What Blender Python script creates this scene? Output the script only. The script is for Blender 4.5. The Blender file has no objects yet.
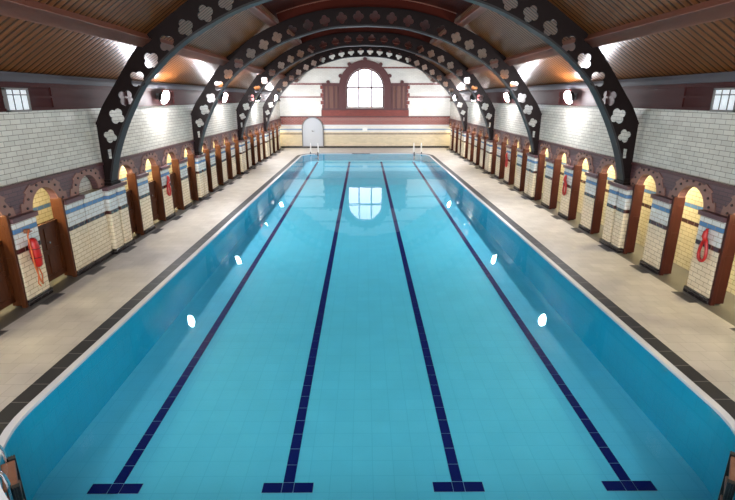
import bpy, bmesh, math, random
from mathutils import Vector, Matrix
random.seed(7)
S = bpy.context.scene
COL = S.collection
PI = math.pi

# ------------------------------------------------------------------ camera
cam_d = bpy.data.cameras.new('camera'); cam = bpy.data.objects.new('camera', cam_d); COL.objects.link(cam)
cam_d.sensor_width = 36; cam_d.lens = 24.0; cam_d.clip_end = 200
cam.location = (-0.12, 0, 4.0)
cam.rotation_euler = (math.radians(90 - 17.23), 0, math.radians(-0.43))
S.camera = cam
# ------------------------------------------------------------------ world, light levels, exposure
S.view_settings.view_transform = 'Standard'; S.view_settings.look = 'None'
S.view_settings.gamma = 1; S.view_settings.use_curve_mapping = False
S.view_settings.exposure = 0.85
w = bpy.data.worlds.new('daylight'); S.world = w; w.use_nodes = True
w.node_tree.nodes['Background'].inputs[0].default_value = (0.95, 0.97, 1.0, 1)
w.node_tree.nodes['Background'].inputs[1].default_value = 3.6
FLOOD = 350.0          # emission of the lit floodlight lenses
FLOOD_ADDED = 75.0  # emission of the unseen floodlights added at the near end
WINDOW_GLOW = 2.1
BULB = 45.0            # watts in each cubicle lamp

# ------------------------------------------------------------------ dimensions
HW = 7.0              # hall half width at the upper walls
PF = 6.85             # front face of the piers
END = 41.9
PX, PY0, PY1, PR, NR = 4.62, 3.70, 37.5, 1.5, 2.05   # NR: wider curve of the near corners
ARCHES = [13.1, 20.3, 27.5, 34.7]
WATER = -0.03
def floor_z(y): return -1.13 + (y - 5.48) * (0.60 / 31.2)

# ------------------------------------------------------------------ helpers
def lin(c):
    return tuple(((v/255)/12.92 if v/255 <= .04045 else ((v/255+.055)/1.055)**2.4) for v in c) + (1,)
def tag(o, label=None, cat=None, group=None, kind=None):
    if label: o['label'] = label
    if cat: o['category'] = cat
    if group: o['group'] = group
    if kind: o['kind'] = kind
    return o
def link_mesh(name, me, m=None, parent=None):
    o = bpy.data.objects.new(name, me); COL.objects.link(o)
    if m is not None:
        for k in (m if isinstance(m, (list, tuple)) else [m]): me.materials.append(k)
    if parent is not None: o.parent = parent
    return o
def obj(name, bm, m=None, parent=None, smooth=False, bevel=0, loc=None):
    bmesh.ops.recalc_face_normals(bm, faces=bm.faces[:])
    me = bpy.data.meshes.new(name); bm.to_mesh(me); bm.free()
    if smooth:
        for p in me.polygons: p.use_smooth = True
    o = link_mesh(name, me, m, parent)
    if bevel:
        b = o.modifiers.new('bevel', 'BEVEL'); b.width = bevel; b.segments = 2; b.limit_method = 'ANGLE'
    if loc: o.location = loc
    return o
def empty(name, loc=(0,0,0), rz=0):
    o = bpy.data.objects.new(name, None); COL.objects.link(o); o.location = loc; o.rotation_euler.z = rz
    o.empty_display_size = .1
    return o
def box(bm, x0, x1, y0, y1, z0, z1, mi=0):
    x0,x1 = min(x0,x1),max(x0,x1); y0,y1 = min(y0,y1),max(y0,y1)
    v = [bm.verts.new(p) for p in ((x0,y0,z0),(x1,y0,z0),(x1,y1,z0),(x0,y1,z0),(x0,y0,z1),(x1,y0,z1),(x1,y1,z1),(x0,y1,z1))]
    for f in ((0,3,2,1),(4,5,6,7),(0,1,5,4),(1,2,6,5),(2,3,7,6),(3,0,4,7)):
        fc = bm.faces.new([v[i] for i in f]); fc.material_index = mi
def bx(*a, **k):
    bm = bmesh.new(); box(bm, *a, **k); return bm
def cyl(bm, p0, p1, r0, r1=None, n=16, mi=0, caps=True):
    r1 = r0 if r1 is None else r1
    p0, p1 = Vector(p0), Vector(p1); d = (p1-p0).normalized()
    a = d.orthogonal().normalized(); b = d.cross(a)
    A = [bm.verts.new(p0 + (a*math.cos(2*PI*i/n)+b*math.sin(2*PI*i/n))*r0) for i in range(n)]
    B = [bm.verts.new(p1 + (a*math.cos(2*PI*i/n)+b*math.sin(2*PI*i/n))*r1) for i in range(n)]
    for i in range(n):
        f = bm.faces.new((A[i],A[(i+1)%n],B[(i+1)%n],B[i])); f.material_index = mi
    if caps:
        bm.faces.new(A[::-1]).material_index = mi; bm.faces.new(B).material_index = mi
def tube(bm, pts, r, n=10, closed=False, mi=0):
    pts = [Vector(p) for p in pts]; N = len(pts); rings = []
    rr = r if isinstance(r, (list, tuple)) else [r]*N
    prev = None
    for i, p in enumerate(pts):
        if closed: d = (pts[(i+1)%N]-pts[i-1]).normalized()
        else: d = (pts[min(i+1,N-1)]-pts[max(i-1,0)]).normalized()
        a = d.orthogonal().normalized() if prev is None else (prev - d*prev.dot(d)).normalized()
        prev = a; b = d.cross(a)
        rings.append([bm.verts.new(p+(a*math.cos(2*PI*k/n)+b*math.sin(2*PI*k/n))*rr[i]) for k in range(n)])
    for i in range(N if closed else N-1):
        A, B = rings[i], rings[(i+1)%N]
        for k in range(n): bm.faces.new((A[k],A[(k+1)%n],B[(k+1)%n],B[k])).material_index = mi
    if not closed:
        bm.faces.new(rings[0][::-1]).material_index = mi; bm.faces.new(rings[-1]).material_index = mi
def curve_mesh(name, loops, half):
    """closed 2D loops (outer + holes) filled and extruded by +-half along local z"""
    cu = bpy.data.curves.new(name, 'CURVE'); cu.dimensions = '2D'; cu.fill_mode = 'BOTH'; cu.extrude = half
    for lp in loops:
        s = cu.splines.new('POLY'); s.points.add(len(lp)-1)
        for i, p in enumerate(lp): s.points[i].co = (p[0], p[1], 0, 1)
        s.use_cyclic_u = True
    o = bpy.data.objects.new(name, cu); COL.objects.link(o)
    me = bpy.data.meshes.new_from_object(o.evaluated_get(bpy.context.evaluated_depsgraph_get()))
    bpy.data.objects.remove(o); bpy.data.curves.remove(cu)
    me.name = name; me.materials.clear()
    return me
def plate_xz(name, loops, y0, y1, m, parent=None):     # loops in (x, z), thickness along y
    me = curve_mesh(name, loops, abs(y1-y0)/2)
    me.transform(Matrix.Translation((0,(y0+y1)/2,0)) @ Matrix.Rotation(PI/2, 4, 'X'))
    return link_mesh(name, me, m, parent)
def plate_yz(name, loops, x0, x1, m, parent=None):     # loops in (y, z), thickness along x
    me = curve_mesh(name, loops, abs(x1-x0)/2)
    M = Matrix(((0,0,1,(x0+x1)/2),(1,0,0,0),(0,1,0,0),(0,0,0,1)))
    me.transform(M)
    return link_mesh(name, me, m, parent)
def plate_xy(name, loops, z0, z1, m, parent=None):
    me = curve_mesh(name, loops, abs(z1-z0)/2)
    me.transform(Matrix.Translation((0,0,(z0+z1)/2)))
    return link_mesh(name, me, m, parent)
def catmull(P, n=6):
    P = [Vector(p) for p in P]; Q = [2*P[0]-P[1]] + P + [2*P[-1]-P[-2]]; out = []
    for i in range(1, len(Q)-2):
        for k in range(n):
            t = k/n; a,b,c,d = Q[i-1],Q[i],Q[i+1],Q[i+2]
            out.append(.5*((2*b)+(c-a)*t+(2*a-5*b+4*c-d)*t*t+(3*b-a-3*c+d)*t**3))
    out.append(P[-1]); return out

# ------------------------------------------------------------------ materials
def newmat(name):
    m = bpy.data.materials.new(name); m.use_nodes = True
    return m, m.node_tree.nodes, m.node_tree.links, m.node_tree.nodes['Principled BSDF']
def plain(name, c, rough=.5, metal=0, noise=0, scale=6, spec=.5, coat=0):
    m, N, L, B = newmat(name)
    B.inputs['Base Color'].default_value = lin(c); B.inputs['Roughness'].default_value = rough
    B.inputs['Metallic'].default_value = metal; B.inputs['Specular IOR Level'].default_value = spec
    B.inputs['Coat Weight'].default_value = coat
    if noise:
        t = N.new('ShaderNodeTexNoise'); t.inputs['Scale'].default_value = scale; t.inputs['Detail'].default_value = 5
        g = N.new('ShaderNodeNewGeometry'); L.new(g.outputs['Position'], t.inputs['Vector'])
        r = N.new('ShaderNodeMapRange'); r.inputs['To Min'].default_value = 1-noise; r.inputs['To Max'].default_value = 1+noise
        L.new(t.outputs['Fac'], r.inputs['Value'])
        x = N.new('ShaderNodeVectorMath'); x.operation = 'SCALE'; x.inputs[0].default_value = lin(c)[:3]
        L.new(r.outputs[0], x.inputs['Scale']); L.new(x.outputs[0], B.inputs['Base Color'])
    return m
def emit(name, c, s):
    m, N, L, B = newmat(name)
    B.inputs['Base Color'].default_value = (1,1,1,1)
    B.inputs['Emission Color'].default_value = lin(c); B.inputs['Emission Strength'].default_value = s
    return m
def math_node(N, L, op, a, b=None, c=None):
    n = N.new('ShaderNodeMath'); n.operation = op
    for i, v in enumerate((a, b, c)):
        if v is None: continue
        if isinstance(v, (int, float)): n.inputs[i].default_value = v
        else: L.new(v, n.inputs[i])
    return n.outputs[0]
def mixc(N, L, fac, a, b):
    n = N.new('ShaderNodeMix'); n.data_type = 'RGBA'
    if isinstance(fac, (int, float)): n.inputs[0].default_value = fac
    else: L.new(fac, n.inputs[0])
    for i, v in ((6, a), (7, b)):
        if isinstance(v, tuple): n.inputs[i].default_value = v
        else: L.new(v, n.inputs[i])
    return n.outputs[2]
def tiles(name, c1, c2, mortar, bw, bh, ms=.006, rough=.15, zones=(), flat=False, offset=.5, xzone=None, bump=.35, dirt=.06, spec=.5):
    """glazed tiles laid in world metres; zones = horizontal stripes of tile of another colour"""
    m, N, L, B = newmat(name)
    g = N.new('ShaderNodeNewGeometry'); s = N.new('ShaderNodeSeparateXYZ'); L.new(g.outputs['Position'], s.inputs[0])
    cx = N.new('ShaderNodeCombineXYZ')
    if flat:
        L.new(s.outputs['X'], cx.inputs[0]); L.new(s.outputs['Y'], cx.inputs[1])
    else:
        sn = N.new('ShaderNodeSeparateXYZ'); L.new(g.outputs['True Normal'], sn.inputs[0])
        side = math_node(N, L, 'GREATER_THAN', math_node(N, L, 'ABSOLUTE', sn.outputs['X']), .6)
        u = math_node(N, L, 'ADD', math_node(N, L, 'MULTIPLY', s.outputs['Y'], side),
                      math_node(N, L, 'MULTIPLY', s.outputs['X'], math_node(N, L, 'SUBTRACT', 1.0, side)))
        L.new(u, cx.inputs[0]); L.new(s.outputs['Z'], cx.inputs[1])
    def brick(a, b):
        t = N.new('ShaderNodeTexBrick'); L.new(cx.outputs[0], t.inputs['Vector'])
        t.inputs['Scale'].default_value = 1; t.inputs['Brick Width'].default_value = bw; t.inputs['Row Height'].default_value = bh
        t.inputs['Mortar Size'].default_value = ms; t.inputs['Mortar Smooth'].default_value = .2; t.offset = offset
        t.inputs['Color1'].default_value = a; t.inputs['Color2'].default_value = b; t.inputs['Mortar'].default_value = lin(mortar)
        t.inputs['Bias'].default_value = 0
        return t
    t0 = brick(lin(c1), lin(c2)); col = t0.outputs['Color']
    for z0, z1, c in zones:
        tz = brick(lin(c), tuple(v*.85 for v in lin(c)[:3])+(1,))
        f = math_node(N, L, 'MULTIPLY', math_node(N, L, 'GREATER_THAN', s.outputs['Z'], z0), math_node(N, L, 'LESS_THAN', s.outputs['Z'], z1))
        col = mixc(N, L, f, col, tz.outputs['Color'])
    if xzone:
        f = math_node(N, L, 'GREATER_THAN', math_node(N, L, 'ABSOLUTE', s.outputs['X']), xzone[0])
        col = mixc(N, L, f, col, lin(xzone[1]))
    if dirt:
        n = N.new('ShaderNodeTexNoise'); n.inputs['Scale'].default_value = 1.7; n.inputs['Detail'].default_value = 6
        L.new(g.outputs['Position'], n.inputs['Vector'])
        r = N.new('ShaderNodeMapRange'); r.inputs['From Min'].default_value = .3; r.inputs['From Max'].default_value = .7
        r.inputs['To Min'].default_value = 1-2*dirt; r.inputs['To Max'].default_value = 1
        L.new(n.outputs['Fac'], r.inputs['Value'])
        x = N.new('ShaderNodeVectorMath'); x.operation = 'SCALE'; L.new(col, x.inputs[0]); L.new(r.outputs[0], x.inputs['Scale'])
        col = x.outputs[0]
    L.new(col, B.inputs['Base Color']); B.inputs['Roughness'].default_value = rough; B.inputs['Specular IOR Level'].default_value = spec
    if bump:
        bn = N.new('ShaderNodeBump'); bn.inputs['Strength'].default_value = bump; bn.inputs['Distance'].default_value = .004
        bn.invert = True
        nz = N.new('ShaderNodeTexNoise'); nz.inputs['Scale'].default_value = 5; L.new(g.outputs['Position'], nz.inputs['Vector'])
        h = math_node(N, L, 'ADD', t0.outputs['Fac'], math_node(N, L, 'MULTIPLY', nz.outputs['Fac'], .8))
        L.new(h, bn.inputs['Height']); L.new(bn.outputs[0], B.inputs['Normal'])
    return m
def boards(name, c1, c2, groove, pitch, axis='Y', rough=.35, spec=.5, gw=.10):
    """varnished boards, one board every `pitch` metres along the axis"""
    m, N, L, B = newmat(name)
    g = N.new('ShaderNodeNewGeometry'); s = N.new('ShaderNodeSeparateXYZ'); L.new(g.outputs['Position'], s.inputs[0])
    q = math_node(N, L, 'DIVIDE', s.outputs[axis], pitch)
    fr = math_node(N, L, 'FRACT', q); fl = math_node(N, L, 'FLOOR', q)
    wn = N.new('ShaderNodeTexWhiteNoise'); wn.noise_dimensions = '1D'; L.new(fl, wn.inputs['W'])
    st = N.new('ShaderNodeVectorMath'); st.operation = 'MULTIPLY'; L.new(g.outputs['Position'], st.inputs[0])
    st.inputs[1].default_value = (1,14,1) if axis == 'Y' else (14,1,1) if axis == 'X' else (1,1,14)
    ns = N.new('ShaderNodeTexNoise'); ns.inputs['Scale'].default_value = 2.2; ns.inputs['Detail'].default_value = 6; L.new(st.outputs[0], ns.inputs['Vector'])
    f = math_node(N, L, 'ADD', math_node(N, L, 'MULTIPLY', wn.outputs['Value'], .5), math_node(N, L, 'MULTIPLY', ns.outputs['Fac'], .5))
    col = mixc(N, L, f, lin(c1), lin(c2))
    gr = math_node(N, L, 'LESS_THAN', fr, gw)
    col = mixc(N, L, gr, col, lin(groove))
    L.new(col, B.inputs['Base Color']); B.inputs['Roughness'].default_value = rough; B.inputs['Specular IOR Level'].default_value = spec
    # slightly cupped boards with a V groove
    e = math_node(N, L, 'ABSOLUTE', math_node(N, L, 'SUBTRACT', fr, .5))
    h = math_node(N, L, 'SUBTRACT', 1.0, math_node(N, L, 'POWER', math_node(N, L, 'MULTIPLY', e, 2.0), 4.0))
    bn = N.new('ShaderNodeBump'); bn.inputs['Strength'].default_value = .6; bn.inputs['Distance'].default_value = .012
    L.new(h, bn.inputs['Height']); L.new(bn.outputs[0], B.inputs['Normal'])
    return m
def wood(name, c1, c2, rough=.35, sc=(3,3,.4), coat=0, spec=.5):
    m, N, L, B = newmat(name)
    g = N.new('ShaderNodeNewGeometry'); st = N.new('ShaderNodeVectorMath'); st.operation = 'MULTIPLY'
    L.new(g.outputs['Position'], st.inputs[0]); st.inputs[1].default_value = sc
    ns = N.new('ShaderNodeTexNoise'); ns.inputs['Scale'].default_value = 6; ns.inputs['Detail'].default_value = 6; L.new(st.outputs[0], ns.inputs['Vector'])
    L.new(mixc(N, L, ns.outputs['Fac'], lin(c1), lin(c2)), B.inputs['Base Color'])
    B.inputs['Roughness'].default_value = rough; B.inputs['Coat Weight'].default_value = coat
    B.inputs['Specular IOR Level'].default_value = spec
    return m

BLUE, BROWN = (96,136,182), (74,40,38)
ZON = ((1.182,1.9,(228,229,224)), (1.4775,1.576,BLUE), (1.0835,1.182,BROWN))
M = {}
M['upper'] = tiles('white_wall_tile', (222,219,208), (209,206,195), (138,134,124), .30, .10, rough=.18, bump=.25)
M['pier'] = tiles('cream_pier_tile', (236,223,192), (227,212,180), (162,146,118), .24, .0985, rough=.14, zones=ZON, bump=.3)
M['cubicle'] = tiles('cream_cubicle_tile', (232,221,182), (224,212,172), (168,152,116), .24, .0985, rough=.25, zones=ZON[1:], bump=.2)
M['plinth'] = tiles('black_plinth_tile', (34,26,26), (26,20,20), (90,84,80), .24, .075, rough=.2, bump=.2)
M['cap'] = plain('purple_stone', (92,62,66), .55, noise=.2)
M['band'] = tiles('plum_brick', (104,70,72), (92,62,65), (64,44,46), .24, .08, rough=.4, bump=.3)
M['ring'] = plain('buff_terracotta', (138,100,88), .55, noise=.15)
M['dot'] = plain('dark_stud', (44,20,20), .4)
M['red_trim'] = plain('maroon_moulding', (84,44,44), .45)
M['frieze'] = wood('mahogany_frieze', (58,24,24), (76,34,32), .6, (3,.4,3), spec=.15)
M['ledge'] = plain('grey_painted_ledge', (70,69,76), .5, noise=.1, spec=.3)
M['ceil'] = boards('varnished_ceiling_boards', (132,78,36), (106,60,26), (52,26,11), .20, rough=.33, spec=.2, gw=.30)
M['ceil_c'] = boards('red_brown_boards', (74,23,11), (54,16,8), (26,8,5), .18, axis='Y', rough=.7, spec=.12)
M['purlin'] = wood('painted_purlin', (138,84,66), (112,66,52), .4, (2,.4,2))
M['arch'] = plain('near_black_ironwork', (26,16,15), .5, noise=.15, spec=.12)
M['soffit'] = plain('slate_grey_soffit', (50,48,49), .45, spec=.2)
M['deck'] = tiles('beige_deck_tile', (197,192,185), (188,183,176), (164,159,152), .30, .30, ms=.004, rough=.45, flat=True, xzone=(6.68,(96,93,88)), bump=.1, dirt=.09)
M['slate'] = tiles('slate_coping_tile', (44,46,52), (38,40,46), (118,118,118), 3.0, .45, ms=.008, rough=.5, flat=True, offset=0, bump=.1, dirt=.1, spec=.2)
M['white_edge'] = plain('white_edge_tile', (215,218,222), .25)
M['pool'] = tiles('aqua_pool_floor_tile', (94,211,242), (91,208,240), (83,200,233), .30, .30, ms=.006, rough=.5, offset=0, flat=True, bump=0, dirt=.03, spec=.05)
M['pool_wall'] = tiles('shaded_aqua_wall_tile', (30,172,206), (28,169,203), (22,158,194), .30, .30, ms=.006, rough=.5, bump=0, dirt=.03, spec=.05)  # darker than the floor tile: shade of grazing light put into the colour
M['lane'] = plain('navy_lane_tile', (6,26,100), .5, spec=.05)
M['grout'] = plain('pale_grout', (130,190,215), .5, spec=.05)
M['wood_l'] = wood('varnished_oak', (86,43,16), (56,27,10), .45, (3,3,.5), spec=.25)
M['wood_r'] = wood('varnished_mahogany', (66,23,12), (45,14,8), .45, (3,3,.5), spec=.25)
M['chrome'] = plain('chrome', (215,218,222), .14, metal=1)
M['black'] = plain('black_plastic', (16,17,19), .4)
M['tread'] = wood('brown_tread', (150,98,68), (116,72,50), .5)
M['grate'] = plain('dark_grate', (46,44,46), .5)
M['grate_l'] = plain('grey_grate_frame', (112,110,108), .5)
M['red'] = plain('red_plastic', (176,26,24), .35)
M['orange'] = plain('orange_rope', (200,104,52), .6)
M['red_brick'] = tiles('red_brick', (140,58,46), (122,48,40), (88,38,34), .24, .08, rough=.45, bump=.3)
M['terra'] = plain('dark_terracotta', (86,44,44), .5, noise=.15)
M['door'] = plain('grey_door_paint', (180,185,190), .4)
M['white'] = plain('white_plastic', (235,235,232), .4)
M['panel'] = wood('brown_window_side_panel', (124,76,58), (96,56,44), .4, (3,3,.5))
M['lead'] = plain('dark_window_bar', (96,52,50), .5)
M['glow'] = emit('frosted_daylight_pane', (238,243,255), WINDOW_GLOW)
M['glow2'] = emit('frieze_window_pane', (178,192,205), .28)
M['lit'] = emit('lit_floodlight_lens', (250,250,255), FLOOD)
M['lit_added'] = emit('added_floodlight_lens', (250,250,255), FLOOD_ADDED)
#M['unlit'] = plain('dark_lens', (20,22,26), .1)
M['gable'] = tiles('white_gable_tile', (228,226,218), (220,218,210), (196,192,182), .30, .10, rough=.35, bump=.1, dirt=.03,
    zones=((0,1.30,(214,198,164)), (1.10,1.18,BROWN), (1.45,1.56,BLUE), (0,.15,(40,26,24)), (1.88,2.52,(138,56,46)),
           (4.02,4.14,(120,40,40)), (5.02,5.16,(120,40,40)), (6.26,6.40,(120,40,40))))

# water: clear, tinted by depth
m, N, L, B = newmat('pool_water'); N.remove(B); M['water'] = m
out = N['Material Output']; fr = N.new('ShaderNodeLayerWeight'); fr.inputs['Blend'].default_value = .5
sch = math_node(N, L, 'MULTIPLY_ADD', math_node(N, L, 'POWER', fr.outputs['Facing'], 7.5), .90, .02)
tr = N.new('ShaderNodeBsdfTransparent'); gl = N.new('ShaderNodeBsdfGlossy'); gl.inputs['Roughness'].default_value = .02
mx = N.new('ShaderNodeMixShader'); L.new(sch, mx.inputs[0]); L.new(tr.outputs[0], mx.inputs[1]); L.new(gl.outputs[0], mx.inputs[2])
L.new(mx.outputs[0], out.inputs['Surface'])
g = N.new('ShaderNodeNewGeometry'); nz = N.new('ShaderNodeTexNoise'); nz.inputs['Scale'].default_value = 1.6; nz.inputs['Detail'].default_value = 2
L.new(g.outputs['Position'], nz.inputs['Vector'])
bn = N.new('ShaderNodeBump'); bn.inputs['Strength'].default_value = .06; bn.inputs['Distance'].default_value = .02
L.new(nz.outputs['Fac'], bn.inputs['Height']); L.new(bn.outputs[0], gl.inputs['Normal']); L.new(bn.outputs[0], fr.inputs['Normal'])
va = N.new('ShaderNodeVolumeAbsorption'); va.inputs['Color'].default_value = (.10,.80,.93,1); va.inputs['Density'].default_value = .035
L.new(va.outputs[0], out.inputs['Volume'])

# ------------------------------------------------------------------ floor and pool
def rrect(off, r, n=14):
    x, y0, y1 = PX+off, PY0-off, PY1+off; P = []
    q = r + NR - PR
    for cx, cy, a0, r in ((x-r,y1-r,0,r),(-x+r,y1-r,90,r),(-x+q,y0+q,180,q),(x-q,y0+q,270,q)):
        for i in range(n+1):
            a = math.radians(a0+90*i/n); P.append((cx+r*math.cos(a), cy+r*math.sin(a)))
    return P
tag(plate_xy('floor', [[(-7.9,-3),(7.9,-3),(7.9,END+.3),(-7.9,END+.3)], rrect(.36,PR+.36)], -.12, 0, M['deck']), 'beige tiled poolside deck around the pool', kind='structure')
tag(plate_xy('trim_1', [rrect(.36,PR+.36), rrect(.10,PR+.10)], -.12, .004, M['slate']), 'dark slate coping strip around the pool', kind='structure')
tag(plate_xy('trim_2', [rrect(.10,PR+.10), rrect(0,PR)], -.045, .006, M['white_edge']), 'white edge strip inside the slate coping', kind='structure')
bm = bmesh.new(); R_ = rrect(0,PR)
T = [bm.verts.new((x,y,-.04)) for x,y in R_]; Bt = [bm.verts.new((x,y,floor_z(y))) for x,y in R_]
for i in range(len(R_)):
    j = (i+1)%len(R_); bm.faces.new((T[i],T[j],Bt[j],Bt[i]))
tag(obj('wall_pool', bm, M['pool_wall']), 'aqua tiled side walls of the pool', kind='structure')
bm = bmesh.new(); bm.faces.new([bm.verts.new((x,y,floor_z(y))) for x,y in R_])
tag(obj('floor_pool', bm, M['pool']), 'aqua tiled pool bottom', kind='structure')
bm = bmesh.new(); Rw = rrect(-.004,PR-.004)
T = [bm.verts.new((x,y,WATER)) for x,y in Rw]; Bt = [bm.verts.new((x,y,floor_z(y)-.02)) for x,y in Rw]
bm.faces.new(T); bm.faces.new(Bt[::-1])
for i in range(len(Rw)):
    j = (i+1)%len(Rw); bm.faces.new((T[i],T[j],Bt[j],Bt[i]))
tag(obj('pool_water', bm, M['water']), 'clear turquoise water filling the long pool', 'water', kind='stuff')

# lane lines
def slab(bm, x0,x1,y0,y1,t0=.004,t1=.012, mi=0):
    v = [bm.verts.new((x,y,floor_z(y)+t)) for t in (t0,t1) for x,y in ((x0,y0),(x1,y0),(x1,y1),(x0,y1))]
    for f in ((0,3,2,1),(4,5,6,7),(0,1,5,4),(1,2,6,5),(2,3,7,6),(3,0,4,7)): bm.faces.new([v[i] for i in f]).material_index = mi
for X, nm in zip((-3.54,-1.175,1.175,3.54), ('leftmost lane line on the pool bottom','second lane line from the left','third lane line from the left','rightmost lane line on the pool bottom')):
    bm = bmesh.new(); slab(bm, X-.075, X+.075, 5.39, 36.7, .002, .006, 1)
    slab(bm, X-.35, X+.35, 5.39, 5.57, .002, .006, 1)
    for a, b in ((-.345,-.085),(-.075,.075),(.085,.345)): slab(bm, X+a, X+b, 5.395, 5.565)
    y = 5.58
    while y < 36.6:
        slab(bm, X-.075, X+.075, y, min(y+.32,36.7)); y += .335
    tag(obj('lane_line', bm, [M['lane'], M['grout']]), 'navy tiled T-ended ' + nm, 'lane line', 'lane lines on the pool bottom')

# ------------------------------------------------------------------ side walls
OPEN = []             # (y centre, half width)
BAY0 = [ARCHES[0]-7.2] + ARCHES
pier_y = []
for a in BAY0:
    for c0, c1 in ((.52,1.48),(2.20,3.24),(3.96,5.0),(5.72,6.68)):
        OPEN.append((a+(c0+c1)/2, .46))
    for c in (1.84,3.6,5.36): pier_y.append((a, c))
OPEN = [o for o in OPEN if o[0] > 6.8]
Z0, Z1 = 1.77, 2.39
def arcade_outline():
    P = [(4.0,Z0)]
    for yc, r in OPEN:
        P.append((yc-r,Z0))
        for i in range(1,16): 
            a = PI - PI*i/16; P.append((yc+r*math.cos(a), Z0+.43*math.sin(a)))
        P.append((yc+r,Z0))
    P += [(END,Z0),(END,Z1),(4.0,Z1)]
    return P
BLOCK_L = 12.1        # centre of the walled-up cubicle on the left
def surround(yc):
    out, inn = [], []
    n = 9
    for i in range(n):
        ra = .80 if i % 2 == 0 else .73
        for k in (0,1):
            a = PI - PI*(i+k)/n
            z = min(Z0+ra*math.sin(a)*.8, Z1-.07); out.append((yc+ra*math.cos(a), z))
    for i in range(19):
        a = PI*i/18; inn.append((yc+.455*math.cos(a), Z0+.425*math.sin(a)))
    return out + inn
for side, sg in (('left',-1),('right',1)):
    wl = tag(obj('wall_'+side, bx(sg*HW, sg*(HW+.11), -3, END, Z1, 4.5), M['upper']), 'white glazed tile upper wall on the '+side, kind='structure')
    tag(plate_yz('trim_arcade_'+side, [arcade_outline()], sg*6.95, sg*7.11, M['band']), 'plum brick arcade band over the changing cubicles on the '+side, kind='structure')
    arc = COL.objects[-1]
    bm = bmesh.new(); box(bm, sg*6.92, sg*6.98, 4, END, Z1-.06, Z1)
    obj('moulding', bm, M['red_trim'], arc)
    proto = None
    for yc, r in OPEN:
        me = curve_mesh('arch_surround', [surround(0)], .0125)
        me.transform(Matrix(((0,0,1,0),(1,0,0,0),(0,1,0,0),(0,0,0,1))))
        o = link_mesh('arch_surround', me, [M['ring'], M['dot']], arc)
        b2 = bmesh.new(); b2.from_mesh(me)
        for i in range(9):
            a = PI*(i+.5)/9; rr = .62
            y, z = rr*math.cos(a), Z0+rr*math.sin(a)*.86
            cyl(b2, (-sg*.006,y,z), (-sg*.03,y,z), .030, .025, 8, mi=1)
        b2.to_mesh(me); b2.free()
        o.location = (sg*6.94, yc, 0)
    # wall below, cubicle back wall, lid
    tag(obj('wall_cubicle_'+side, bx(sg*7.75, sg*7.9, 4, END, 0, 2.45), M['cubicle']), 'cream tiled back wall of the cubicles on the '+side, kind='structure')
    tag(obj('ceiling_cubicle_'+side, bx(sg*7.112, sg*7.9, 4, END, 2.45, 2.55), M['upper']), kind='structure')
    if sg: tag(obj('wall_near_'+side, bx(sg*6.95, sg*7.9, -3, 4, 0, 2.45), M['pier']), kind='structure')
    # frieze with panels, ledge
    bm = bmesh.new(); box(bm, sg*6.96, sg*7.02, -3, END, 3.75, 4.30)
    box(bm, sg*6.91, sg*6.97, -3, END, 3.75, 3.81); box(bm, sg*6.92, sg*6.97, -3, END, 4.0, 4.04); box(bm, sg*6.90, sg*6.97, -3, END, 4.22, 4.30)
    y = 5.9-7.2
    while y < END-.2:
        for d in (1.8,5.4):
            if -3 < y+d < END-.1: box(bm, sg*6.93, sg*6.97, y+d-.03, y+d+.03, 3.78, 4.25)
        y += 7.2
    tag(obj('trim_frieze_'+side, bm, M['frieze']), 'dark red panelled wooden frieze above the white tiles on the '+side, kind='structure')
    bm = bmesh.new(); box(bm, sg*6.80, sg*7.05, -3, END, 4.30, 4.40); box(bm, sg*6.86, sg*7.05, -3, END, 4.40, 4.48)
    tag(obj('trim_ledge_'+side, bm, M['ledge']), 'grey painted ledge at the foot of the ceiling on the '+side, kind='structure')
    # frieze window
    wy = 9.76 if sg < 0 else 9.58
    wn = tag(obj('window_'+('1' if sg<0 else '2'), bx(sg*6.895, sg*6.93, wy+.02, wy+.64, 3.77, 4.16), M['glow2']), 'small frosted window in the wooden frieze on the '+side, kind='structure')
    bm = bmesh.new()
    for a in (wy, wy+.64): box(bm, sg*6.87, sg*6.93, a-.02, a+.02, 3.75, 4.18)
    for a in (wy+.21, wy+.43): box(bm, sg*6.88, sg*6.90, a-.008, a+.008, 3.77, 4.16)
    box(bm, sg*6.88, sg*6.90, wy, wy+.64, 4.05, 4.07)
    for a in (3.76, 4.17): box(bm, sg*6.87, sg*6.93, wy-.02, wy+.66, a-.02, a+.02)
    obj('window_frame', bm, M['grate_l'], wn)

# ------------------------------------------------------------------ ceiling
def strip(name, prof, y0, y1, m, th=.08):
    bm = bmesh.new(); V = []
    for y in (y0,y1):
        V.append([bm.verts.new((x,y,z)) for x,z in prof]); V.append([bm.verts.new((x,y,z+th)) for x,z in prof])
    for i in range(len(prof)-1):
        for a, b in ((0,2),(1,3)):
            bm.faces.new((V[a][i],V[a][i+1],V[b][i+1],V[b][i]))
    return obj(name, bm, m)
def zc(x): return 7.62 - .60*(abs(x)/3.5)**2
for side, sg in (('left',-1),('right',1)):
    tag(strip('ceiling_lower_'+side, [(sg*7.1,4.43),(sg*6.9,4.50),(sg*5.43,5.46)], -3, END, M['ceil']), 'varnished boards of the lower ceiling slope on the '+side, kind='structure')
    tag(strip('ceiling_upper_'+side, [(sg*5.43,5.46),(sg*3.45,6.85)], -3, END, M['ceil']), 'varnished boards of the upper ceiling slope on the '+side, kind='structure')
tag(strip('ceiling_centre', [(x/10, zc(x/10)) for x in range(-36,37,3)], -3, END, M['ceil_c']), 'dark red boarded crown of the ceiling', kind='structure')
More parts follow.
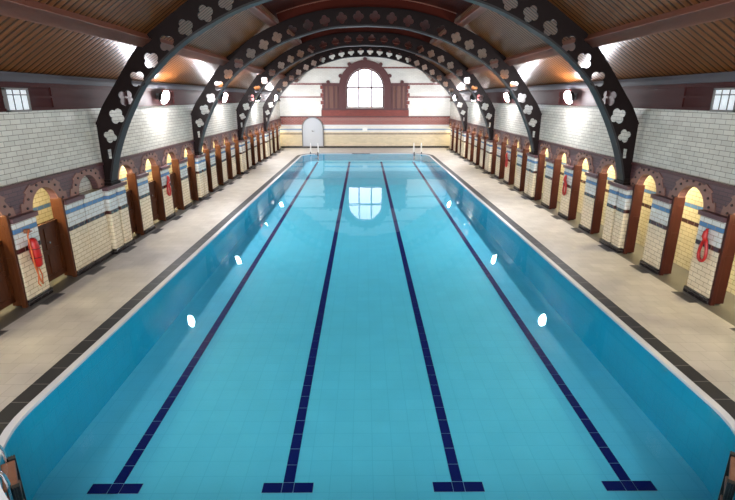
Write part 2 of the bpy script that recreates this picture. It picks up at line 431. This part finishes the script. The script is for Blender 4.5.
def beam(name, x, z, w_, h, ang, label):
    bm = bmesh.new(); box(bm, -w_/2, w_/2, -3, END, 0, h); box(bm, -w_/2-.02, w_/2+.02, -3, END, h*.0, h*.15)
    bmesh.ops.rotate(bm, verts=bm.verts[:], cent=(0,0,0), matrix=Matrix.Rotation(ang, 3, 'Y'))
    bmesh.ops.translate(bm, verts=bm.verts[:], vec=(x,0,z))
    tag(obj(name, bm, M['purlin']), label, kind='structure')
for i, (side, sg) in enumerate((('left',-1),('right',1))):
    beam('trim_%d' % (3+i), sg*5.40, 5.27, .26, .28, sg*math.radians(35), 'brown ceiling beam along the lower slope on the '+side)
    beam('trim_%d' % (5+i), sg*3.52, 6.60, .20, .45, sg*math.radians(20), 'brown ceiling beam beside the ceiling crown on the '+side)

# ------------------------------------------------------------------ far gable wall and its window
def arch_loop(r, zb, zs, n=24, x0=0):
    return [(x0+r,zb)] + [(x0+r*math.cos(PI*i/n), zs+r*math.sin(PI*i/n)) for i in range(n+1)] + [(x0-r,zb)]
tag(plate_xz('wall_far', [[(-8,0),(8,0),(8,8),(-8,8)], arch_loop(1.52,3.26,4.78)], END, END+.3, M['gable']), 'white tiled end wall with red bands and cream dado', kind='structure')
win = empty('window_3', (0,END,3.2)); tag(win, 'arched bright window in the end wall', kind='structure')
Yw = END
def wp(o): o.parent = win; o.matrix_parent_inverse = Matrix.Translation(-Vector(win.location)); return o
wp(plate_xz('glass', [arch_loop(1.52,3.26,4.78)], Yw+.16, Yw+.18, M['glow']))
bm = bmesh.new()
for x in (-.53,.53): box(bm, x-.05, x+.05, Yw+.04, Yw+.16, 3.26, 6.2)
box(bm, -1.52, 1.52, Yw+.04, Yw+.16, 4.74, 4.86)
wp(obj('mullion', bm, M['lead']))
wp(plate_xz('window_frame', [arch_loop(1.54,3.24,4.78), arch_loop(1.42,3.32,4.78)], Yw+.02, Yw+.18, M['lead']))
# surround
so = arch_loop(2.12,3.2,4.78)
wp(plate_xz('arch_surround', [so, arch_loop(1.54,3.2,4.78)], Yw-.12, Yw, M['terra']))
bm = bmesh.new()
for a in (25,55,90,125,155):
    x, z = 2.2*math.cos(math.radians(a)), 4.78+2.2*math.sin(math.radians(a))
    cyl(bm, (x,Yw-.18,z), (x,Yw,z), .13, .16, 10)
for x in (-3.0,3.0): cyl(bm, (x,Yw-.18,5.24), (x,Yw,5.24), .12, .15, 10)
wp(obj('carved_knob', bm, M['terra']))
wp(obj('sill', bx(-3.55, 3.55, Yw-.22, Yw, 3.06, 3.2), M['red_trim']))
for sg in (-1,1):
    wp(obj('side_panel', bx(sg*2.12, sg*3.4, Yw-.06, Yw, 3.2, 4.98), M['panel']))
    bm = bmesh.new(); box(bm, sg*2.12, sg*3.5, Yw-.14, Yw, 4.92, 5.14)
    wp(obj('side_cornice', bm, M['terra']))
    bm = bmesh.new()
    for x in (2.22,2.55,3.0,3.34): box(bm, sg*(x-.06), sg*(x+.06), Yw-.14, Yw-.02, 3.2, 4.95)
    wp(obj('pilaster', bm, M['terra']))
    bm = bmesh.new()
    for k in range(6): box(bm, sg*3.4, sg*(3.52+.12*(k%2)), Yw-.03, Yw, 3.2+.3*k, 3.48+.3*k)
    wp(obj('quoin', bm, M['red_brick']))
wp(obj('brick_apron', bx(-3.6, 3.6, Yw-.05, Yw, 2.52, 3.06), M['red_brick']))
tag(obj('trim_7', bx(-7, 7, Yw-.08, Yw, 2.50, 2.58), M['red_trim']), 'dark moulding above the red brick band of the end wall', kind='structure')
tag(obj('trim_8', bx(-7, 7, Yw-.06, Yw, 1.80, 1.88), M['white_edge']), 'pale moulding under the red brick band of the end wall', kind='structure')
tag(obj('baseboard_far', bx(-7, 7, Yw-.06, Yw, 0, .14), M['plinth']), 'dark tiled skirting of the end wall', kind='structure')
# door and sign
dr = tag(plate_xz('door_1', [arch_loop(.82,.16,1.62,16,-4.35)], Yw-.12, Yw-.04, M['door']), 'pale grey round-topped door in the end wall', kind='structure')
dr2 = plate_xz('door_frame', [arch_loop(.90,.10,1.62,16,-4.35), arch_loop(.82,.16,1.62,16,-4.35)], Yw-.16, Yw, M['grate_l'], dr)
bm = bmesh.new(); box(bm, -4.45,-4.20, Yw-.15, Yw-.12, 1.35, 1.42); obj('push_plate', bm, M['chrome'], dr)
tag(obj('wall_sign', bx(-.22,.18,Yw-.05,Yw-.01,1.38,1.66), M['white'], bevel=.01), 'small white plate on the cream dado of the end wall', 'sign')
obj('depth_plate', bx(-1.0,.35,PY1-.012,PY1+.003,-.03,-.002), M['black'])
tag(COL.objects[-1], 'dark depth marker strip on the far edge of the pool', 'depth marker')
# back of the hall, behind the camera, is open to daylight

# ------------------------------------------------------------------ big arches
INTR = [(6.86,1.80),(6.66,2.50),(6.40,3.12),(6.10,3.68),(5.72,4.27),(5.36,4.66),(4.93,5.05),(4.48,5.38),(4.05,5.63),(3.40,5.96),(2.72,6.22),(1.41,6.56),(0,6.65)]
EXTR = [(6.95,1.80),(6.95,2.6),(6.95,3.34),(6.72,3.76),(6.47,4.10),(6.21,4.45),(5.79,5.0),(5.35,5.46),(4.81,5.88),(4.2,6.24),(3.45,6.60),(2.6,6.90),(1.4,7.14),(0,7.22)]
QUAT = [(6.71,2.62,.45),(6.64,3.06,.85),(6.40,3.56,1),(6.10,4.0,1),(5.75,4.45,1),(5.35,4.88,1),(4.92,5.27,1),(4.43,5.63,1),(3.92,5.94,1),(3.40,6.20,1),(2.83,6.43,1),(2.2,6.62,1),(1.57,6.77,1),(.94,6.87,1),(.31,6.92,1)]
def full(P):
    h = [tuple(v) for v in catmull([(a,b,0) for a,b in P], 5)]; h = [(a,b) for a,b,_ in h]
    return [(-a,b) for a,b in h] + h[::-1][1:]
IN_, EX_ = full(INTR), full(EXTR[2:]); EX_ = [(-6.95,1.8)] + EX_ + [(6.95,1.8)]
def quat(x, z, ang, s):
    off, r = .092*s, .088*s; P = []
    for i in range(40):
        ph = 2*PI*i/40; dl = (ph+PI/4) % (PI/2) - PI/4
        rad = off*math.cos(dl)+math.sqrt(r*r-(off*math.sin(dl))**2)
        P.append((x+rad*math.cos(ph+ang), z+rad*math.sin(ph+ang)))
    return P
holes = []
for sg in (-1,1):
    for i, (x,z,s) in enumerate(QUAT):
        a = QUAT[max(0,i-1)]; b = QUAT[min(len(QUAT)-1,i+1)]
        ang = math.atan2(b[1]-a[1], sg*(b[0]-a[0]))
        if i == 0: holes.append([(sg*(x+dx),z+dz) for dx,dz in ((-.03,-.13),(.05,-.13),(.06,.1),(-.04,.12))]); continue
        holes.append(quat(sg*x, z, ang, s*1.12))
def ribbon(path, wy, t, out=1):
    """flat strip following a path in x,z, wy wide in y"""
    bm = bmesh.new(); n = len(path); R = []
    for i, (x,z) in enumerate(path):
        a = path[max(0,i-1)]; b = path[min(n-1,i+1)]; d = Vector((b[0]-a[0], 0, b[1]-a[1])).normalized()
        nr = Vector((-d.z,0,d.x))*out
        p = Vector((x,0,z))
        R.append([bm.verts.new(p+nr*k+Vector((0,yy,0))) for k,yy in ((0,-wy),(0,wy),(t,wy),(t,-wy))])
    for i in range(n-1):
        for k in range(4): bm.faces.new((R[i][k],R[i][(k+1)%4],R[i+1][(k+1)%4],R[i+1][k]))
    bm.faces.new(R[0][::-1]); bm.faces.new(R[-1]); return bm
names = ['nearest','second','third','farthest']
fill = [(x/10, zc(x/10)) for x in range(-34,35,2)]
exc = [p for p in EX_ if abs(p[0]) < 3.4 and p[1] > 5]
web0 = sof0 = None
for k, Y in enumerate(ARCHES):
    A = empty('roof_arch', (0,Y,1.8))
    tag(A, {'nearest':'nearest big dark arch, cut off by the top of the picture','second':'second big dark arch from the front, with pierced quatrefoils',
            'third':'third big dark arch from the front, with pierced quatrefoils','farthest':'farthest big dark arch, just before the end wall'}[names[k]], 'arch', 'pierced roof arches over the pool')
    if k == 0:
        web = plate_xz('web', [IN_ + EX_[::-1]] + holes, -.15, -.12, M['arch'], A)
        sof = obj('soffit', ribbon(IN_, .16, .05, -1), M['soffit'], A)
        top = obj('outer_flange', ribbon(EX_[1:-1], .13, .04, 1), M['arch'], A)
        spd = plate_xz('crown_board', [fill + exc[::-1]], -.03, .03, M['ceil_c'], A)
        rim = obj('crown_moulding', ribbon(fill, .05, .03, -1), M['purlin'], A)
        ft = []
        for sg in (-1,1):
            bm = bmesh.new(); box(bm, sg*6.74, sg*6.97, -.26, .26, 1.80, 1.87); box(bm, sg*6.78, sg*6.97, -.2, .2, 1.87, 1.95); ft.append(obj('foot', bm, M['arch'], A, bevel=.01))
        P0 = [web, sof, top, spd, rim] + ft
        for o in P0: o.data.transform(Matrix.Translation((0,0,-1.8)))
    else:
        for o in P0:
            c = o.copy(); COL.objects.link(c); c.parent = A

# ------------------------------------------------------------------ piers
def arch_word(i): return ['nearest','second','third','farthest'][i]
def pier_label(side, a_idx, j, what):
    if a_idx < 0:
        w_ = ['third','second','first'][j]
        return f'{what} on the {side}, {w_} one before the nearest arch'
    w_ = ['first','second','third'][j]
    return f'{what} on the {side}, {w_} one past the {arch_word(a_idx)} arch'
def shaft_bm(w_, d0, d1, z0, z1): return bx(d0, d1, -w_/2, w_/2, z0, z1)
protos = {}
def copy_tree(o, name=None):
    c = o.copy(); COL.objects.link(c)
    for ch in list(o.children):
        q = ch.copy(); COL.objects.link(q); q.parent = c
        for g2 in list(ch.children):
            r = g2.copy(); COL.objects.link(r); r.parent = q
    return c
def pier(side, sg, y, label, wide=False):
    key = (side, wide)
    if key not in protos:
        t = empty('tiled_arch_pier' if wide else 'tiled_pier', (0,y,0))
        if not wide:
            obj('shaft', bx(sg*PF, sg*7.11, -.36, .36, .12, 1.70), M['pier'], t, bevel=.02)
            obj('plinth', bx(sg*(PF-.03), sg*7.11, -.38, .38, 0, .12), M['plinth'], t, bevel=.008)
            obj('cap', bx(sg*(PF-.05), sg*7.11, -.385, .385, 1.70, 1.80), M['cap'], t, bevel=.01)
        else:
            for c in (-.27,.27): obj('shaft', bx(sg*(PF-.10), sg*7.11, c-.22, c+.22, .12, 1.70), M['pier'], t, bevel=.03)
            obj('core', bx(sg*(PF+.02), sg*7.10, -.5, .5, .12, 1.70), M['pier'], t)
            obj('plinth', bx(sg*(PF-.13), sg*7.11, -.54, .54, 0, .12), M['plinth'], t, bevel=.008)
            obj('cap', bx(sg*(PF-.14), sg*7.11, -.54, .54, 1.70, 1.80), M['cap'], t, bevel=.015)
        protos[key] = t; o = t
    else: o = copy_tree(protos[key])
    o.location = (0, y, 0)
    o['label'] = label; o['category'] = 'pier'; o['group'] = ('arch piers' if wide else 'tiled piers between cubicles') + ' on the ' + side
def partition(side, sg, y, label):
    key = (side, 'part')
    if key not in protos:
        m = M['wood_l'] if sg < 0 else M['wood_r']
        t = empty('wooden_partition'); 
        obj('board', bx(sg*(PF+.09), sg*7.12, -.02, .035, .04, 1.86), m, t, bevel=.006)
        bm = bmesh.new(); box(bm, sg*(PF+.0), sg*(PF+.09), -.03, .035, .0, 1.88); obj('post', bm, m, t, bevel=.008)
        bm = bmesh.new()
        for z in (.95, 1.6): box(bm, sg*(PF+.09), sg*7.10, -.03, -.02, z, z+.09)
        obj('rail', bm, m, t)
        protos[key] = t; o = t
    else: o = copy_tree(protos[key])
    o.location = (0, y, 0); o['label'] = label; o['category'] = 'partition'; o['group'] = 'wooden cubicle partitions on the ' + side
def cub_door(y0, y1, label):
    key = ('door', round(y1-y0,2))
    if key not in protos:
        t = empty('cubicle_door'); h = (y1-y0)/2 - .01; m = M['wood_l']
        bm = bmesh.new(); box(bm, -7.09,-7.05, -h, h, .14, 1.40)
        for a, b in ((-h,-h+.09),(-.045,.045),(h-.09,h)): box(bm, -7.05,-7.03, a, b, .14, 1.40)
        for a, b in ((.14,.26),(.72,.82),(1.30,1.40)): box(bm, -7.05,-7.03, -h, h, a, b)
        obj('leaf', bm, m, t)
        bm = bmesh.new(); cyl(bm, (-7.03,.0,.98),(-6.98,.0,.98),.02); obj('knob', bm, M['chrome'], t)
        protos[key] = t; o = t
    else: o = copy_tree(protos[key])
    o.location = (0,(y0+y1)/2,0); o['label'] = label; o['category'] = 'door'; o['group'] = 'low wooden cubicle doors on the left'
def grate(side, sg, y, label):
    key = ('grate', side)
    if key not in protos:
        t = empty('floor_grate')
        obj('frame', bx(sg*6.52, sg*6.74, -.30, .30, .0005, .008), M['grate_l'], t)
        bm = bmesh.new()
        for i in range(9): box(bm, sg*6.54, sg*6.72, -.29+.065*i, -.29+.065*i+.052, .008, .012)
        obj('bars', bm, M['grate'], t)
        protos[key] = t; o = t
    else: o = copy_tree(protos[key])
    o.location = (0,y,0); o['label'] = label; o['category'] = 'grate'; o['group'] = 'floor grates in front of the piers on the ' + side
for side, sg in (('left',-1),('right',1)):
    for a in BAY0:
        ai = BAY0.index(a)-1
        if ai >= 0:
            pier(side, sg, a, f'broad twin-shaft tiled pier carrying the {arch_word(ai)} arch on the {side}', True)
            partition(side, sg, a-.60, f'brown wooden partition on the {side}, against the pier of the {arch_word(ai)} arch') if not (sg<0 and ai==0) else None
            grate(side, sg, a-.1, f'dark floor grate on the {side}, in front of the {arch_word(ai)} arch pier')
        for j, c in enumerate((1.84,3.6,5.36)):
            if a+c < 7.5: continue
            y = a+c
            pier(side, sg, y, pier_label(side, ai, j, 'white over cream tiled pier'))
            partition(side, sg, y-.425, pier_label(side, ai, j, 'brown wooden partition beside tiled pier'))
            grate(side, sg, y, pier_label(side, ai, j, 'dark floor grate before tiled pier'))
        if sg < 0:
            for j, (c0,c1) in enumerate(((.54,1.40),(2.20,3.14),(3.96,4.90),(5.72,6.60))):
                yc = a+(c0+c1)/2
                if a+c0 < 8.0 or abs(yc-BLOCK_L) < .5: continue
                if ai < 0:
                    lab = f'low panelled wooden cubicle door on the left, {["","","second","first"][j]} before the nearest arch' if j>1 else 'low panelled wooden cubicle door on the left, third before the nearest arch'
                else: lab = f'low panelled wooden cubicle door on the left, {["first","second","third","fourth"][j]} past the {arch_word(ai)} arch'
                cub_door(a+c0, a+c1, lab)
# walled-up cubicle on the left
t = empty('walled_up_cubicle', (0,BLOCK_L,0)); tag(t, 'white and cream tiled infill closing the cubicle before the nearest arch on the left', 'tiled infill')
obj('panel', bx(-(PF+.0), -7.11, -.44, .44, .12, 1.77), M['pier'], t)
obj('plinth', bx(-(PF-.03), -7.11, -.44, .44, 0, .12), M['plinth'], t)
obj('niche', bx(-7.115, -7.2, -.48, .46, 1.6, 2.25), M['upper'], t)
# cubicle lamps
for sg in (-1,1):
    for yc, r in OPEN:
        if sg < 0 and abs(yc-BLOCK_L) < .5: continue
        ld = bpy.data.lights.new('cubicle_lamp', 'POINT'); ld.energy = BULB; ld.color = (1,.88,.58); ld.shadow_soft_size = .05
        lo = bpy.data.objects.new('cubicle_lamp', ld); COL.objects.link(lo); lo.location = (sg*7.50, yc, 2.36)

# ------------------------------------------------------------------ floodlights
def floodlight(sg, y, lit, label, away=False):
    t = empty('floodlight', (sg*(6.68 if away else 6.93), y, 4.05), (-sg*math.radians(72)) if away else 0); m = M[lit]
    if away:
        bm = bmesh.new(); cyl(bm, (0,0,0), (sg*.25*math.cos(1.2566), .25*math.sin(1.2566), 0), .025)
        obj('wall_arm', bm, M['black'], t)
    bm = bmesh.new(); box(bm, 0, -sg*.10, -.03, .03, -.03, .03); box(bm, -sg*.0, -sg*.02, -.10, .10, -.10, .10); box(bm, -sg*.08, -sg*.11, -.20, .20, -.03, .03)
    obj('bracket', bm, M['grate'], t)
    bm = bmesh.new(); cyl(bm, (-sg*.10,0,0), (-sg*.24,0,-.03), .15, .232, 20); obj('housing', bm, M['black' if away else 'grate'], t)
    bm = bmesh.new(); bmesh.ops.create_uvsphere(bm, u_segments=20, v_segments=12, radius=.22)  # lens made wider than the lamp to imitate its glare
    bmesh.ops.delete(bm, geom=[v for v in bm.verts if v.co.z < -.01], context='VERTS')
    bmesh.ops.scale(bm, vec=(1,1,.5), verts=bm.verts[:])
    bmesh.ops.rotate(bm, verts=bm.verts[:], cent=(0,0,0), matrix=Matrix.Rotation(-sg*math.radians(114), 3, 'Y'))
    bmesh.ops.translate(bm, verts=bm.verts[:], vec=(-sg*.24,0,-.03))
    obj('lens', bm, m, t, smooth=True)
    tag(t, label, 'floodlight', 'floodlights on the wooden frieze')
for side, sg in (('left',-1),('right',1)):
    floodlight(sg, 17.0, 'lit', f'added unseen floodlight on the {side} frieze, just past the nearest arch')
    floodlight(sg, 24.3, 'lit', f'added unseen floodlight on the {side} frieze, between second and third arches')
    floodlight(sg, 31.2, 'lit', f'black-backed floodlight on the {side} frieze turned towards the end wall', True)
    floodlight(sg, 38.3, 'lit', f'added unseen floodlight on the {side} frieze, past the farthest arch')
    floodlight(sg, 2.3, 'lit_added', f'added unseen floodlight on the {side} frieze, beside the near end of the pool')  # out-of-view pair added to brighten the near deck and pool

# ------------------------------------------------------------------ pool ladders
def ladder(x, y, rz, label, rails=True):
    """local +y points into the pool from the edge, x across"""
    t = empty('pool_ladder', (x,y,0), rz)
    w_ = .28
    for s in (-1,1):
        P = [(s*w_,-.42,0.0),(s*w_,-.42,.45),(s*w_,-.40,.62),(s*w_,-.30,.74),(s*w_,-.14,.76),(s*w_,-.02,.68),(s*w_,.06,.5),(s*w_,.08,.2),(s*w_,.08,-.1),(s*w_,.08,-.9)]
        if not rails: P = [(s*w_,-.30,0.0),(s*w_,-.29,.12),(s*w_,-.22,.22),(s*w_,-.10,.25),(s*w_,.02,.22),(s*w_,.07,.10),(s*w_,.08,-.1),(s*w_,.08,-.9)]
        bm = bmesh.new(); tube(bm, [tuple(v) for v in catmull(P,4)], .021, 10); obj('handrail', bm, M['white' if rails else 'chrome'], t, smooth=True)
        tz = .12 if rails else -.02
        bm = bmesh.new(); box(bm, s*(w_+.0)-.03, s*(w_+.0)+.03, .10, .17, -.95, tz)
        for k in range(3): box(bm, s*(w_+.03), s*(w_+.045), .105+.024*k, .115+.024*k, -.95, -.02)
        obj('stringer', bm, M['black'], t)
        bm = bmesh.new(); cyl(bm, (s*w_, -.42 if rails else -.30, .002), (s*w_, -.42 if rails else -.30, .02), .05); obj('floor_flange', bm, M['chrome'], t)
    for k in range(3):
        z = -.04-.28*k
        obj('tread', bx(-w_+.03, w_-.03, .02, .16, z-.04, z), M['black' if rails else 'tread'], t, bevel=.012)
    tag(t, label, 'ladder', 'pool ladders at the corners')
    return t
ladder(-3.85, 37.5, PI, 'far left pool ladder with pale handrails, near the grey door')
ladder(3.95, 37.5, PI, 'far right pool ladder with pale handrails')
def corner_ladder(sg, deg, label):
    a = math.radians(deg); cx, cy = PX-NR, PY0+NR
    x, y = cx+NR*math.cos(a), cy+NR*math.sin(a)
    nx, ny = -math.cos(a), -math.sin(a)       # into the pool (right side)
    if sg < 0: x = -x; nx = -nx
    ladder(x, y, math.atan2(ny, nx)-PI/2, label, rails=False)
corner_ladder(-1, -38, 'near left pool ladder with brown treads and black sides at the bottom corner')
corner_ladder(1, -38, 'near right pool ladder with brown treads and black sides at the bottom corner')

# ------------------------------------------------------------------ rescue equipment on the piers
def torpedo(sg, y, label):
    t = empty('rescue_float', (sg*(PF-.12), y, 1.1))
    bm = bmesh.new(); P = [(0,-.02,.24),(0,-.02,.20),(0,-.01,.1),(0,0,-.05),(0,.01,-.2),(0,.02,-.34),(0,.02,-.38)]
    tube(bm, P, [.03,.075,.095,.10,.095,.075,.03], 14); obj('float_body', bm, M['red'], t, smooth=True)
    bm = bmesh.new(); tube(bm, [(sg*.02,-.02,.42),(-sg*.0,-.12,.30),(-sg*.02,-.13,.0),(-sg*.02,-.12,-.3),(-sg*.02,-.05,-.62),(-sg*.01,.02,-.75),(-sg*.01,.05,-.55),(-sg*.01,.0,-.40)], .014, 8)
    tube(bm, [(0,-.03,-.36),(0,-.04,-.5),(0,-.09,-.7),(0,-.03,-.78)], .012, 8)
    obj('rope', bm, M['orange'], t, smooth=True)
    bm = bmesh.new(); box(bm, sg*.115, sg*.03, -.05, .03, .34, .42); cyl(bm, (sg*.115,-.01,.38), (-sg*.03,-.01,.38), .012); obj('hook', bm, M['tread'], t)
    bm = bmesh.new(); 
    for z in (.02,-.16): tube(bm, [(.102*math.cos(q*PI/8), .102*math.sin(q*PI/8), z) for q in range(16)], .008, 6, closed=True)
    obj('strap', bm, M['black'], t)
    tag(t, label, 'rescue float')
def lifeline(sg, y, label, s=1.0):
    t = empty('throw_line', (sg*(PF-.05), y, 1.15))
    bm = bmesh.new()
    for k, r in enumerate((.030,.026)):
        P = []
        for i in range(28):
            a = 2*PI*i/28; wy = .055+.075*(.5-.5*math.sin(a)); P.append((-sg*.01*k-.0, wy*1.25*math.cos(a)*s, (-.12+.27*math.sin(a)+(-.02*k))*s))
        tube(bm, P, r, 8, closed=True)
    obj('coil', bm, M['red'], t, smooth=True)
    bm = bmesh.new(); tube(bm, [(-sg*.02,-.05,.08),(-sg*.03,0,.17),(-sg*.02,.0,.27),(0,0,.34)], [.03,.055,.045,.02], 10); obj('wrap', bm, M['red'], t, smooth=True)
    bm = bmesh.new(); box(bm, sg*.045, sg*.01, -.03, .03, .27, .35); cyl(bm, (sg*.045,0,.31), (-sg*.05,0,.31), .012); obj('hook', bm, M['chrome'], t)
    tag(t, label, 'throw line', 'red throw lines hung on the piers')
torpedo(-1, 9.45, 'red torpedo rescue float with orange rope on the nearest left pier')
lifeline(1, 9.5, 'coiled red throw line on the nearest pier on the right', .85)
lifeline(-1, 16.7, 'red throw line on the left, two piers past the nearest arch', .85)
lifeline(1, 16.7, 'red throw line on the right, two piers past the nearest arch', .85)
lifeline(1, 23.9, 'small red throw line on the right, two piers past the second arch', .85)
